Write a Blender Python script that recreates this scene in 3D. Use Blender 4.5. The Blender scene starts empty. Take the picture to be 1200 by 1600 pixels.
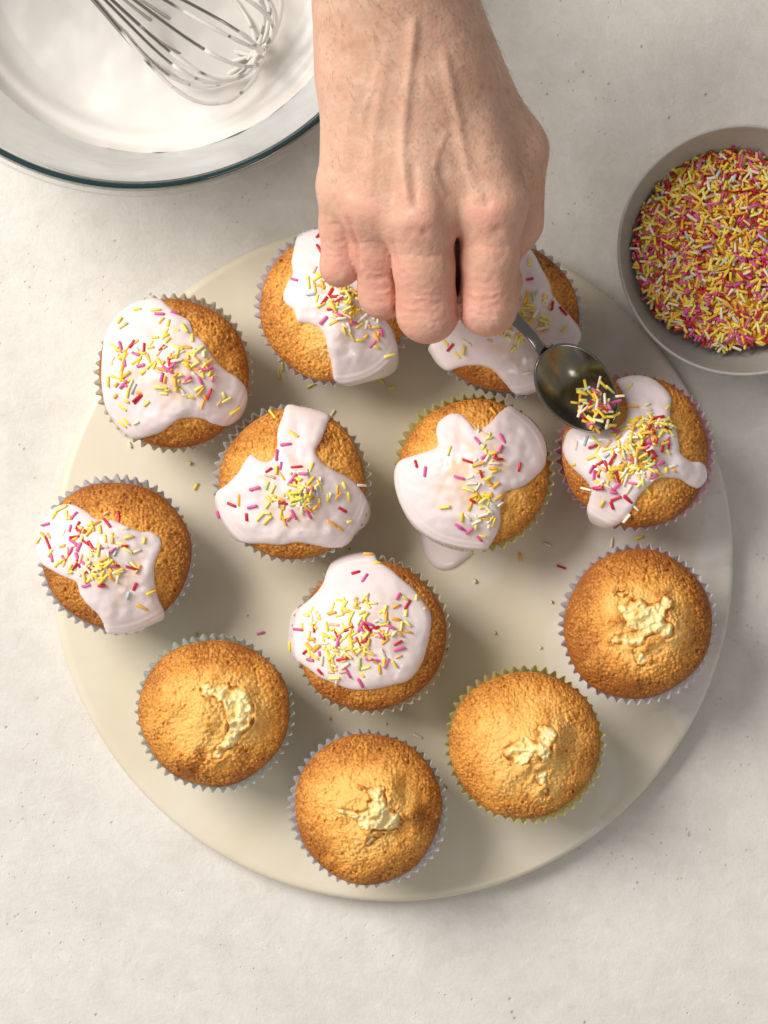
import bpy, math, random
import numpy as np
from mathutils import Vector, Matrix, Euler
R_ = math.radians
random.seed(7)
rng = np.random.default_rng(11)
sc = bpy.context.scene
col = sc.collection

# ------------------------------------------------------------------ camera, light, exposure
H = 0.95            # camera height above the table (m)
S = 0.27e-3         # metres per photo pixel on the table plane
cam_d = bpy.data.cameras.new('camera')
cam = bpy.data.objects.new('camera', cam_d); col.objects.link(cam)
cam.location = (0, 0, H)
cam_d.sensor_fit = 'VERTICAL'; cam_d.sensor_height = 36.0
cam_d.lens = 18.0 / (800 * S / H)
cam_d.clip_start = 0.02; cam_d.clip_end = 20
sc.camera = cam

world = bpy.data.worlds.new('World'); sc.world = world
world.use_nodes = True
bg = world.node_tree.nodes['Background']
bg.inputs[0].default_value = (1.0, 0.975, 0.95, 1)
bg.inputs[1].default_value = 0.225

key_d = bpy.data.lights.new('window_light', 'AREA')
key_d.shape = 'SQUARE'; key_d.size = 1.15; key_d.energy = 64; key_d.color = (1.0, 0.975, 0.935)
key = bpy.data.objects.new('window_light', key_d); col.objects.link(key)
KAZ, KEL, KD = R_(149), R_(46), 2.35
key.location = Vector((math.cos(KAZ)*math.cos(KEL), math.sin(KAZ)*math.cos(KEL), math.sin(KEL))) * KD
key.rotation_euler = (Vector((0, 0, 0.03)) - key.location).to_track_quat('-Z', 'Y').to_euler()

fill_d = bpy.data.lights.new('reflector_light', 'AREA')
fill_d.shape = 'SQUARE'; fill_d.size = 0.35; fill_d.energy = 2.4; fill_d.color = (1.0, 0.97, 0.94)
fill = bpy.data.objects.new('reflector_light', fill_d); col.objects.link(fill)
fill.location = (0.35, -1.0, 1.1)
fill.rotation_euler = (Vector((0, 0, 0.03)) - fill.location).to_track_quat('-Z', 'Y').to_euler()

soft_d = bpy.data.lights.new('soft_fill_light', 'AREA')  # added fill lamp, lifts the shadows softly from the key side; no real source
soft_d.shape = 'SQUARE'; soft_d.size = 2.0; soft_d.energy = 5.5; soft_d.color = (1.0, 0.985, 0.96)
soft = bpy.data.objects.new('soft_fill_light', soft_d); col.objects.link(soft)
soft.location = (-1.25, 0.25, 1.5)
soft.rotation_euler = (Vector((0, 0, 0.03)) - soft.location).to_track_quat('-Z', 'Y').to_euler()

sc.view_settings.view_transform = 'Standard'
sc.view_settings.look = 'None'
sc.view_settings.exposure = 0.07
sc.view_settings.gamma = 1

# ------------------------------------------------------------------ helpers
def P(px, py, z=0.0):
    k = S * (H - z) / H
    return Vector(((px - 600) * k, (800 - py) * k, z))

def tag(o, label=None, cat=None, group=None, kind=None):
    if label: o['label'] = label
    if cat: o['category'] = cat
    if group: o['group'] = group
    if kind: o['kind'] = kind
    return o

def link(o, parent=None):
    col.objects.link(o)
    if parent: o.parent = parent
    return o

def empty(name, loc):
    o = bpy.data.objects.new(name, None); o.location = loc
    o.empty_display_size = 0.01
    return link(o)

def mk(name, V, F, mat, parent=None, smooth=True, attrs=None):
    me = bpy.data.meshes.new(name)
    V = np.asarray(V, float)
    me.from_pydata(V.tolist(), [], F if isinstance(F, list) else F.tolist())
    if smooth: me.polygons.foreach_set('use_smooth', [True] * len(me.polygons))
    for k, a in (attrs or {}).items():
        at = me.attributes.new(k, 'FLOAT', 'POINT'); at.data.foreach_set('value', np.asarray(a, np.float32))
    mats = mat if isinstance(mat, (list, tuple)) else [mat]
    for m in mats: me.materials.append(m)
    me.update()
    return link(bpy.data.objects.new(name, me), parent)

def hash2(ix, iy, seed):
    with np.errstate(over='ignore'):
        h = (ix.astype(np.int64) * 374761393 + iy.astype(np.int64) * 668265263 + seed * 974634777) & 0xFFFFFFFF
        h = ((h ^ (h >> 13)) * 1274126177) & 0xFFFFFFFF
        h = h ^ (h >> 16)
        h = (h * 2246822519) & 0xFFFFFFFF
        h = h ^ (h >> 15)
    return h / 4294967296.0

def perlin(x, y, seed=0):
    ix = np.floor(x); iy = np.floor(y); fx = x - ix; fy = y - iy
    u = fx*fx*fx*(fx*(fx*6-15)+10); v = fy*fy*fy*(fy*(fy*6-15)+10)
    def g(dx, dy):
        a = hash2(ix+dx, iy+dy, seed) * 2 * np.pi
        return np.cos(a)*(fx-dx) + np.sin(a)*(fy-dy)
    a = g(0,0)*(1-u)+g(1,0)*u; b = g(0,1)*(1-u)+g(1,1)*u
    return (a*(1-v)+b*v) * 1.5

def fbm(x, y, seed=0, oct=4):
    t = 0; a = 1
    for i in range(oct):
        t = t + a*perlin(x*2**i, y*2**i, seed+i*17); a *= .5
    return t

def worley(x, y, seed=0):
    ix = np.floor(x); iy = np.floor(y)
    f1 = np.full(np.shape(x), 9.0)
    for dx in (-1,0,1):
        for dy in (-1,0,1):
            cx = ix+dx; cy = iy+dy
            px = cx + hash2(cx, cy, seed); py = cy + hash2(cx, cy, seed+5)
            f1 = np.minimum(f1, (px-x)**2 + (py-y)**2)
    return np.sqrt(f1)

def sstep(a, b, x):
    t = np.clip((x-a)/(b-a), 0, 1); return t*t*(3-2*t)

def catmull(pts, n=8, closed=True):
    pts = np.asarray(pts, float); N = len(pts); out = []
    rngi = range(N) if closed else range(N-1)
    for i in rngi:
        if closed: p0,p1,p2,p3 = pts[i-1],pts[i],pts[(i+1)%N],pts[(i+2)%N]
        else: p0,p1,p2,p3 = pts[max(i-1,0)],pts[i],pts[i+1],pts[min(i+2,N-1)]
        for k in range(n):
            t = k/n
            out.append(.5*((2*p1)+(-p0+p2)*t+(2*p0-5*p1+4*p2-p3)*t*t+(-p0+3*p1-3*p2+p3)*t**3))
    if not closed: out.append(pts[-1])
    return np.array(out)

def poly_sd(x, y, poly):
    """signed distance (positive inside) and nearest outline point"""
    x = x.ravel(); y = y.ravel()
    best = np.full(x.shape, 1e9); nx = np.zeros_like(x); ny = np.zeros_like(y)
    ins = np.zeros(x.shape, bool)
    n = len(poly)
    for i in range(n):
        ax, ay = poly[i]; bx, by = poly[(i+1) % n]
        ex, ey = bx-ax, by-ay; L = ex*ex+ey*ey
        if L < 1e-16: continue
        t = np.clip(((x-ax)*ex+(y-ay)*ey)/L, 0, 1)
        qx = ax+t*ex; qy = ay+t*ey
        d = (x-qx)**2+(y-qy)**2
        m = d < best
        best[m] = d[m]; nx[m] = qx[m]; ny[m] = qy[m]
        c = (ay > y) != (by > y)
        if ey != 0:
            ins ^= c & (x < ex*(y-ay)/ey+ax)
    d = np.sqrt(best)
    return np.where(ins, d, -d), nx, ny

def grid_faces(n, m, wrap=False):
    """n rows of m verts"""
    i = np.arange(n-1)[:, None]; mm = m if wrap else m-1
    j = np.arange(mm)[None, :]; j2 = (j+1) % m
    a = i*m+j; b = i*m+j2; c = (i+1)*m+j2; d = (i+1)*m+j
    return np.stack([a, b, c, d], -1).reshape(-1, 4)

def lathe(profile, n=96):
    profile = np.asarray(profile); th = np.linspace(0, 2*np.pi, n, endpoint=False)
    V = np.stack([profile[:,0,None]*np.cos(th), profile[:,0,None]*np.sin(th), np.repeat(profile[:,1,None], n, 1)], -1).reshape(-1,3)
    return V, grid_faces(len(profile), n, True)

def tube(pts, rad, n=10, caps=True):
    pts = np.asarray(pts, float); N = len(pts)
    rad = np.broadcast_to(np.asarray(rad, float), (N,))
    tan = np.gradient(pts, axis=0); tan /= np.linalg.norm(tan, axis=1)[:,None]+1e-12
    up = np.array([0,0,1.0]) if abs(tan[0,2]) < .9 else np.array([1.0,0,0])
    a = np.cross(tan[0], up); a /= np.linalg.norm(a)
    V = []
    th = np.linspace(0, 2*np.pi, n, endpoint=False)
    for i in range(N):
        a = a - tan[i]*np.dot(a, tan[i]); a /= np.linalg.norm(a); b = np.cross(tan[i], a)
        V.append(pts[i] + rad[i]*(np.cos(th)[:,None]*a + np.sin(th)[:,None]*b))
    V = np.concatenate(V); F = grid_faces(N, n, True).tolist()
    if caps:
        F.append(list(range(n))[::-1]); F.append(list(range((N-1)*n, N*n)))
    return V, F

class MB:
    def __init__(s): s.V=[]; s.F=[]; s.M=[]; s.n=0
    def add(s, V, F, mi=0):
        V = np.asarray(V); F = F if isinstance(F, list) else F.tolist()
        s.V.append(V); s.F += [[k+s.n for k in f] for f in F]; s.M += [mi]*len(F); s.n += len(V)
    def build(s, name, mat, parent=None, smooth=True):
        o = mk(name, np.concatenate(s.V), s.F, mat, parent, smooth)
        o.data.polygons.foreach_set('material_index', s.M)
        return o

# ------------------------------------------------------------------ materials
class NT:
    def __init__(s, name):
        s.m = bpy.data.materials.new(name); s.m.use_nodes = True
        s.t = s.m.node_tree; s.b = s.t.nodes['Principled BSDF']; s.out = s.t.nodes['Material Output']
    def n(s, typ, **kw):
        x = s.t.nodes.new(typ)
        for k, v in kw.items():
            if k.startswith('i_'): x.inputs[k[2:].replace('_', ' ')].default_value = v
            else: setattr(x, k, v)
        return x
    def l(s, a, b): s.t.links.new(a, b)
    def coord(s, which='Object'):
        return s.n('ShaderNodeTexCoord').outputs[which]
    def noise(s, co, scale, detail=4, rough=.5, dist=0):
        x = s.n('ShaderNodeTexNoise'); x.inputs['Scale'].default_value = scale; x.inputs['Detail'].default_value = detail
        x.inputs['Roughness'].default_value = rough; x.inputs['Distortion'].default_value = dist
        s.l(co, x.inputs['Vector']); return x.outputs['Fac']
    def voro(s, co, scale, feature='F1', out='Distance', rnd=1):
        x = s.n('ShaderNodeTexVoronoi', feature=feature); x.inputs['Scale'].default_value = scale
        x.inputs['Randomness'].default_value = rnd
        s.l(co, x.inputs['Vector']); return x.outputs[out]
    def ramp(s, fac, *stops):
        x = s.n('ShaderNodeValToRGB'); e = x.color_ramp.elements
        while len(e) < len(stops): e.new(.5)
        for el, (p, c) in zip(e, stops):
            el.position = p; el.color = (*c, 1) if len(c) == 3 else c
        s.l(fac, x.inputs['Fac']); return x.outputs['Color']
    def mix(s, fac, a, b, blend='MIX'):
        x = s.n('ShaderNodeMix', data_type='RGBA', blend_type=blend)
        for sock, v in ((x.inputs[0], fac), (x.inputs[6], a), (x.inputs[7], b)):
            if isinstance(v, (tuple, list)): sock.default_value = (*v, 1)
            elif isinstance(v, (int, float)): sock.default_value = v
            else: s.l(v, sock)
        return x.outputs[2]
    def math(s, op, a, b=0.0, c=0.0):
        x = s.n('ShaderNodeMath', operation=op)
        for i, v in enumerate((a, b, c)):
            if isinstance(v, (int, float)): x.inputs[i].default_value = v
            else: s.l(v, x.inputs[i])
        return x.outputs[0]
    def attr(s, name):
        return s.n('ShaderNodeAttribute', attribute_name=name).outputs['Fac']
    def maprange(s, v, a, b, c=0, d=1):
        x = s.n('ShaderNodeMapRange'); s.l(v, x.inputs[0])
        for i, q in enumerate((a, b, c, d)): x.inputs[i+1].default_value = q
        return x.outputs[0]
    def bump(s, h, strength=.5, dist=.001, prev=None):
        x = s.n('ShaderNodeBump'); x.inputs['Strength'].default_value = strength; x.inputs['Distance'].default_value = dist
        s.l(h, x.inputs['Height'])
        if prev is not None: s.l(prev, x.inputs['Normal'])
        return x.outputs['Normal']
    def set(s, **kw):
        for k, v in kw.items():
            i = s.b.inputs[k.replace('_', ' ')]
            if isinstance(v, (tuple, list)): i.default_value = (*v, 1) if len(v) == 3 and i.type == 'RGBA' else v
            elif isinstance(v, (int, float)): i.default_value = v
            else: s.l(v, i)
        return s

def plain(name, c, rough=.5, **kw):
    return NT(name).set(Base_Color=c, Roughness=rough, **kw).m

# table: cream plaster
t = NT('cream_plaster'); co = t.coord()
big = t.noise(co, 7, 5, .6, .6); mid = t.noise(co, 40, 6, .65)
mp = t.n('ShaderNodeMapping'); mp.inputs['Scale'].default_value = (3, 40, 1); mp.inputs['Rotation'].default_value = (0, 0, .05); t.l(co, mp.inputs['Vector'])
streak = t.noise(mp.outputs[0], 3.0, 5, .6, .3)
c = t.ramp(big, (.3, (.64, .60, .545)), (.7, (.73, .69, .64)))
c = t.mix(t.maprange(streak, .35, .75, 0, .35), c, (.73, .685, .635))
c = t.mix(t.maprange(mid, .48, .72, 0, .55), c, (.59, .545, .49))
blot = t.noise(co, 110, 6, .72, .4)
c = t.mix(t.maprange(blot, .5, .72, 0, .5), c, (.57, .53, .475))
c = t.mix(t.maprange(blot, .46, .30, 0, .5), c, (.76, .73, .69))
fine = t.noise(co, 600, 3, .7)
c = t.mix(t.maprange(fine, .55, .75, 0, .22), c, (.45, .40, .35))
pit = t.voro(co, 95); pitn = t.noise(co, 25, 2)
pm = t.math('MULTIPLY', t.maprange(pit, .03, .075, 1, 0), t.maprange(pitn, .5, .56, 0, 1))
pit2 = t.voro(co, 240); pm2 = t.math('MULTIPLY', t.maprange(pit2, .05, .14, 1, 0), t.maprange(t.noise(co, 18, 3), .52, .6, 0, 1))
c = t.mix(t.math('MULTIPLY', pm, .42), c, (.17, .145, .12))
c = t.mix(t.math('MULTIPLY', pm2, .28), c, (.36, .32, .27))
hgt = t.math('SUBTRACT', t.math('ADD', t.math('MULTIPLY', mid, .6), t.math('MULTIPLY', fine, .25)), t.math('ADD', pm, pm2))
t.set(Base_Color=c, Roughness=.62, Normal=t.bump(t.math('ADD', hgt, blot), .5, .0009))
M_table = t.m

# board: creamy marble
t = NT('cream_marble'); co = t.coord()
a = t.noise(co, 9, 5, .55, 1.2); b = t.noise(co, 26, 6, .6, 1.5)
c = t.ramp(a, (.25, (.64, .555, .40)), (.5, (.70, .615, .465)), (.72, (.745, .67, .555)))
gx = t.n('ShaderNodeSeparateXYZ'); t.l(co, gx.inputs[0])
side = t.math('ADD', t.maprange(gx.outputs[0], .03, .13, 0, .8), t.math('MULTIPLY', t.math('SUBTRACT', a, .5), 1.6))
c = t.mix(t.maprange(side, .2, .9, 0, .85), c, (.70, .64, .59))
wv = t.n('ShaderNodeTexWave'); wv.inputs['Scale'].default_value = 5; wv.inputs['Distortion'].default_value = 9; wv.inputs['Detail'].default_value = 4; wv.inputs['Detail Scale'].default_value = 2.2
t.l(co, wv.inputs['Vector'])
vein = t.math('MULTIPLY', t.maprange(wv.outputs['Fac'], .80, 1.0, 0, 1), t.maprange(gx.outputs[0], .02, .12, .12, .8))
c = t.mix(t.math('MULTIPLY', vein, .85), c, (.80, .75, .70))
c = t.mix(t.math('MULTIPLY', t.maprange(b, .58, .75, 0, 1), t.maprange(gx.outputs[0], .05, .14, 0, .75)), c, (.42, .385, .345))
t.set(Base_Color=c, Roughness=.38, Subsurface_Weight=.0, Normal=t.bump(t.noise(co, 350, 3), .06, .0004))
M_board = t.m

# sponge crust
def sponge(name, pale, midc, dark):
    t = NT(name); co = t.coord()
    g = t.voro(co, 1050); g2 = t.noise(co, 850, 4, .7); g3 = t.noise(co, 90, 4, .6)
    br = t.attr('brown')
    v = t.math('ADD', br, t.math('MULTIPLY', t.math('SUBTRACT', g3, .5), .55))
    v = t.math('ADD', v, t.math('MULTIPLY', t.math('SUBTRACT', g2, .5), 1.6))
    v = t.math('ADD', v, t.math('MULTIPLY', t.math('SUBTRACT', g, .45), .35))
    c = t.ramp(v, (.1, pale), (.5, midc), (1.0, dark))
    n = t.bump(g2, .6, .0007)
    n = t.bump(t.math('MULTIPLY', t.math('MULTIPLY', g, g), -1.6), .26, .0005, n)
    t.set(Base_Color=c, Roughness=.62, Normal=n); t.b.inputs['Specular IOR Level'].default_value = .35
    return t.m
M_sponge = sponge('golden_sponge', (.88, .50, .135), (.75, .325, .056), (.33, .10, .012))
t = NT('pale_crumb'); co = t.coord()
v = t.math('ADD', t.attr('brown'), t.math('MULTIPLY', t.math('SUBTRACT', t.noise(co, 450, 5, .7), .5), .8))
c = t.ramp(v, (.12, (.93, .76, .39)), (.45, (.90, .64, .22)), (.85, (.74, .35, .07)), (1.1, (.45, .16, .02)))
t.set(Base_Color=c, Roughness=.7, Normal=t.bump(t.noise(co, 620, 6, .8), .6, .0009))
M_crumb = t.m

# icing
t = NT('white_icing'); co = t.coord()
c = t.mix(t.attr('thin'), (.82, .705, .695), (.83, .58, .42))
t.set(Base_Color=c, Roughness=.22, Normal=t.bump(t.noise(co, 110, 2), .08, .0010))
t.b.inputs['Subsurface Weight'].default_value = .25
t.b.inputs['Subsurface Radius'].default_value = (.0025, .0016, .0012); t.b.inputs['Subsurface Scale'].default_value = 1.0
M_icing = t.m
M_bowl_icing = plain('runny_icing', (.74, .70, .655), .38)

# sprinkles
SPC = {'yellow': (.92, .68, .07), 'lemon': (.88, .80, .20), 'orange': (.92, .46, .05), 'cream': (.88, .78, .58),
       'red': (.55, .012, .04), 'pink': (.72, .11, .33), 'peach': (.85, .50, .28), 'green': (.55, .62, .22), 'blue': (.50, .60, .60)}
M_spr = {}
for k, v in SPC.items():
    M_spr[k] = plain(k + '_sugar', v, .42)

# paper cases
def paper(name, c, c2):
    t = NT(name); co = t.coord()
    cc_ = t.mix(t.maprange(t.noise(co, 60, 3), .4, .65), c, c2)
    t.set(Base_Color=cc_, Roughness=.7)
    tl = t.n('ShaderNodeBsdfTranslucent'); t.l(cc_, tl.inputs[0]); mx = t.n('ShaderNodeMixShader'); mx.inputs[0].default_value = .45
    t.l(t.b.outputs[0], mx.inputs[1]); t.l(tl.outputs[0], mx.inputs[2]); t.l(mx.outputs[0], t.out.inputs['Surface'])
    return t.m
M_case = {'white': paper('white_paper', (.82, .80, .77), (.80, .74, .66)),
          'lilac': paper('lilac_paper', (.80, .74, .80), (.80, .68, .74)),
          'pink': paper('pink_paper', (.80, .45, .55), (.78, .55, .66)),
          'blue': paper('pale_blue_paper', (.76, .78, .83), (.80, .76, .80)),
          'green': paper('mint_paper', (.70, .78, .74), (.74, .76, .68)),
          'yellow': paper('yellow_paper', (.80, .70, .25), (.78, .72, .38)),
          'cream': paper('cream_paper', (.80, .72, .56), (.78, .66, .50))}

# ceramic
t = NT('grey_ceramic'); co = t.coord()
c = t.mix(t.maprange(t.noise(co, 28, 5, .6), .4, .7), (.44, .42, .385), (.50, .47, .425))
c = t.mix(t.maprange(t.noise(co, 900, 2), .62, .75, 0, .5), c, (.22, .19, .16))
t.set(Base_Color=c, Roughness=.33, Normal=t.bump(t.noise(co, 120, 3), .15, .0006))
M_ceramic = t.m
t = NT('metal_steel'); t.set(Base_Color=(.42, .40, .37), Metallic=1.0, Roughness=.2); M_steel = t.m
t = NT('spoon_steel'); co = t.coord()
t.set(Base_Color=(.28, .265, .245), Metallic=1.0, Roughness=t.maprange(t.noise(co, 200, 4), .3, .7, .14, .24)); M_spoon = t.m

# thin glass
t = NT('clear_glass')
tr = t.n('ShaderNodeBsdfTransparent'); tr.inputs[0].default_value = (.975, .985, .98, 1)
gl = t.n('ShaderNodeBsdfGlossy'); gl.inputs['Roughness'].default_value = .03; gl.inputs[0].default_value = (1, 1, 1, 1)
lw = t.n('ShaderNodeLayerWeight'); lw.inputs[0].default_value = .5
frn = t.math('MULTIPLY_ADD', t.math('POWER', lw.outputs['Facing'], 5.0), .9, .035)
mx = t.n('ShaderNodeMixShader'); t.l(frn, mx.inputs[0]); t.l(tr.outputs[0], mx.inputs[1]); t.l(gl.outputs[0], mx.inputs[2])
t.l(mx.outputs[0], t.out.inputs['Surface']); M_glass = t.m
t = NT('green_glass_edge'); t.set(Base_Color=(.018, .05, .05), Roughness=.10, IOR=1.5); t.b.inputs['Transmission Weight'].default_value = .25; M_rim = t.m

# skin
t = NT('skin'); co = t.coord()
red = t.attr('red'); n1 = t.noise(co, 60, 5, .6); n2 = t.noise(co, 420, 4, .65)
c = t.ramp(n1, (.3, (.57, .325, .215)), (.7, (.68, .43, .315)))
c = t.mix(t.math('MULTIPLY', red, .7), c, (.66, .29, .225))
fk = t.voro(co, 380); fm = t.math('MULTIPLY', t.maprange(fk, .12, .34, 1, 0), t.maprange(t.noise(co, 120, 3), .40, .6, 0, 1))
fm = t.math('MULTIPLY', fm, t.attr('freckle'))
c = t.mix(t.math('MULTIPLY', fm, .42), c, (.34, .16, .085))
fk2 = t.voro(co, 210); fm2 = t.math('MULTIPLY', t.maprange(fk2, .15, .45, 1, 0), t.math('MULTIPLY', t.maprange(t.noise(co, 80, 3), .42, .62, 0, 1), t.attr('freckle')))
c = t.mix(t.math('MULTIPLY', fm2, .38), c, (.40, .19, .10))
n4 = t.noise(co, 190, 5, .7)
c = t.mix(t.maprange(n4, .5, .75, 0, .35), c, (.66, .30, .22))
c = t.mix(t.maprange(n4, .46, .28, 0, .30), c, (.74, .54, .40))
c = t.mix(t.maprange(n2, .55, .75, 0, .25), c, (.50, .27, .17))
h1 = t.voro(co, 700); h2 = t.noise(co, 260, 4, .6)
nn = t.bump(h2, .34, .0005); nn = t.bump(h1, .24, .0004, nn)
t.set(Base_Color=c, Roughness=.5, Normal=nn)
t.b.inputs['Subsurface Weight'].default_value = .22; t.b.inputs['Subsurface Radius'].default_value = (.004, .0016, .0009); t.b.inputs['Subsurface Scale'].default_value = .8
t.b.inputs['Specular IOR Level'].default_value = .4
M_skin = t.m
M_hair = plain('hair_brown', (.16, .08, .04), .5)

# ------------------------------------------------------------------ setting
n = 41; xs = np.linspace(-1.2, 1.2, n)
X, Y = np.meshgrid(xs, xs)
o = mk('table_surface', np.stack([X, Y, X*0], -1).reshape(-1, 3), grid_faces(n, n), M_table); tag(o, kind='structure')

BT = 0.013   # board top
bc = P(613, 876, BT); BR = 534 * S * (H-BT)/H
prof = [(0.0005, 0), (BR-.002, 0), (BR-.0005, .0008), (BR, .003), (BR, BT-.0025), (BR-.0006, BT-.0009), (BR-.002, BT-.0001), (BR-.004, BT), (BR*.5, BT), (.0005, BT)]
V, F = lathe(prof, 256)
o = mk('serving_board', V, F, M_board); o.location = (bc.x, bc.y, 0)
tag(o, 'large round cream marble board carrying all the cupcakes', 'board')

# ------------------------------------------------------------------ sprinkles (one small mesh per colour and length)
def sprinkle_mesh(color, L, r=.00059):
    prof = [(-L/2, .0), (-L/2, r*.75), (-L/2+r*.35, r), (L/2-r*.35, r), (L/2, r*.75), (L/2, 0)]
    th = np.linspace(0, 2*np.pi, 7, endpoint=False); V = []; F = []
    rings = prof[1:-1]
    for x, rr in rings:
        for a in th: V.append((x, rr*math.cos(a), rr*math.sin(a)))
    F = grid_faces(len(rings), 7, True).tolist()
    F.append(list(range(7))[::-1]); F.append(list(range(21, 28)))
    me = bpy.data.meshes.new('sprinkle'); me.from_pydata(V, [], F); me.materials.append(M_spr[color])
    me.polygons.foreach_set('use_smooth', [True]*21 + [False]*(len(F)-21))
    return me
SP_L = (.0026, .0036, .0043, .0050)
SPM = {k: [sprinkle_mesh(k, L) for L in SP_L] for k in SPC}
def pick_color(w=None):
    w = w or dict(yellow=27, lemon=14, orange=16, cream=20, red=8, pink=9, peach=4, green=2, blue=2)
    return random.choices(list(w), list(w.values()))[0]
YEL = dict(yellow=34, lemon=24, orange=18, cream=18, peach=5, green=2, blue=2, pink=3, red=1)

def put_sprinkle(color, loc, yaw, pitch=0.0, parent=None, normal=None, li=None):
    me = SPM[color][random.choice((0, 1, 1, 2, 2, 3)) if li is None else li]
    o = bpy.data.objects.new('sprinkle', me)
    d = Vector((math.cos(yaw), math.sin(yaw), 0))
    nrm = Vector(normal) if normal is not None else Vector((0, 0, 1))
    d = (d - nrm*d.dot(nrm)).normalized()
    d = (d*math.cos(pitch) + nrm*math.sin(pitch)).normalized()
    s2 = nrm.cross(d).normalized(); u = d.cross(s2)
    M = Matrix((d, s2, u)).transposed().to_4x4(); M.translation = Vector(loc)
    M = M @ Matrix.Diagonal((random.uniform(.72, 1.12), random.uniform(.85, 1.12), random.uniform(.85, 1.12), 1))
    link(o, parent)
    o.matrix_local = M
    return o

# ------------------------------------------------------------------ cupcakes
ZR = 0.036          # cake rim above the board
KC = S * (H - BT - .040) / H     # metres per photo pixel at cake top
CAKE_R = 117 * KC

class Dome:
    def __init__(s, seed, h, peaks=(), lump=.0011):
        s.seed = seed; s.h = h; s.peaks = peaks; s.lump = lump
        s.ox = seed*13.7
    def rim(s, x, y):
        a = np.arctan2(y, x)
        return CAKE_R*(1 + .016*np.sin(2*a+s.seed) + .013*np.sin(3*a+2.1*s.seed) + .006*np.sin(7*a+s.seed*3))
    def z(s, x, y, ice=False):
        x = np.asarray(x, float); y = np.asarray(y, float)
        r = np.hypot(x, y); q = r/s.rim(x, y)
        qq = np.clip(q, 0, 1)
        z = ZR + s.h*(.55*np.sqrt(np.clip(1-qq**2.4, 0, 1)) + .45*(1-qq*qq)**1.3)
        z = z - np.clip(q-1, 0, 9)*CAKE_R*2.2
        if ice:      # icing lies over the case edge in one soft fold
            b = ZR+.0018 - np.clip(q-1.02, 0, 9)**1.5*CAKE_R*8 - .010*np.clip(.95-q, 0, 1)/.1
            hm = np.maximum(.0034-np.abs(z-b), 0)/.0034
            z = np.maximum(z, b) + hm*hm*.0034*.25
        f = sstep(1.0, .75, q)
        z = z + s.lump*f*fbm(x/.013+s.ox, y/.013, s.seed, 3)
        for (px, py, ph, pw) in s.peaks:
            d2 = (x-px)**2+(y-py)**2
            z = z + ph*np.exp(-d2/(2*pw*pw))
        return z
    def normal(s, x, y, zf=None):
        zf = zf or s.z; e = .0006
        gx = float((zf(x+e, y)-zf(x-e, y))/(2*e)); gy = float((zf(x, y+e)-zf(x, y-e))/(2*e))
        return Vector((-gx, -gy, 1)).normalized()

def make_case(parent, color, seed):
    nf = 48; per = 10; n = nf*per
    th = np.linspace(0, 2*np.pi, n, endpoint=False)
    ph = (np.arange(n) % per)/per
    rg = np.random.default_rng(seed)
    off = np.interp(np.arange(n)/per, np.arange(nf+1), np.r_[rg.uniform(-.13, .13, nf), 0])
    wave = np.cos(2*np.pi*(ph+off)); wave = np.sign(wave)*np.abs(wave)**.8
    zz = np.array([0.0, .0005, .008, .018, .028, .0325, .0352, .0366])
    amp0 = 1 + .38*np.interp(np.arange(n)/per, np.arange(nf+1), np.r_[np.random.default_rng(seed).uniform(-1, 1, nf), 0])
    V = []
    for z in zz:
        q = z/.0366
        r0 = .0225 + (CAKE_R*1.008-.0225)*min(q/.86, 1)**.9 + .0010*max(0, (q-.86)/.14)
        am = (.0003 + .00042*q + .00028*max(0, (q-.8)/.2))*amp0
        zoff = z + (.0006*np.sin(th*3+seed)+.0003*np.sin(th*11))*q
        wob = .0004*np.sin(th*2+seed*2)+.0003*np.sin(th*5+seed)
        r = r0 + am*wave + wob*q
        V.append(np.stack([r*np.cos(th), r*np.sin(th), zoff], -1))
    V = np.concatenate(V); F = grid_faces(len(zz), n, True).tolist()
    F.append(list(range(n))[::-1])
    return mk('paper_case', V, F, M_case[color], parent, smooth=False)

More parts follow.
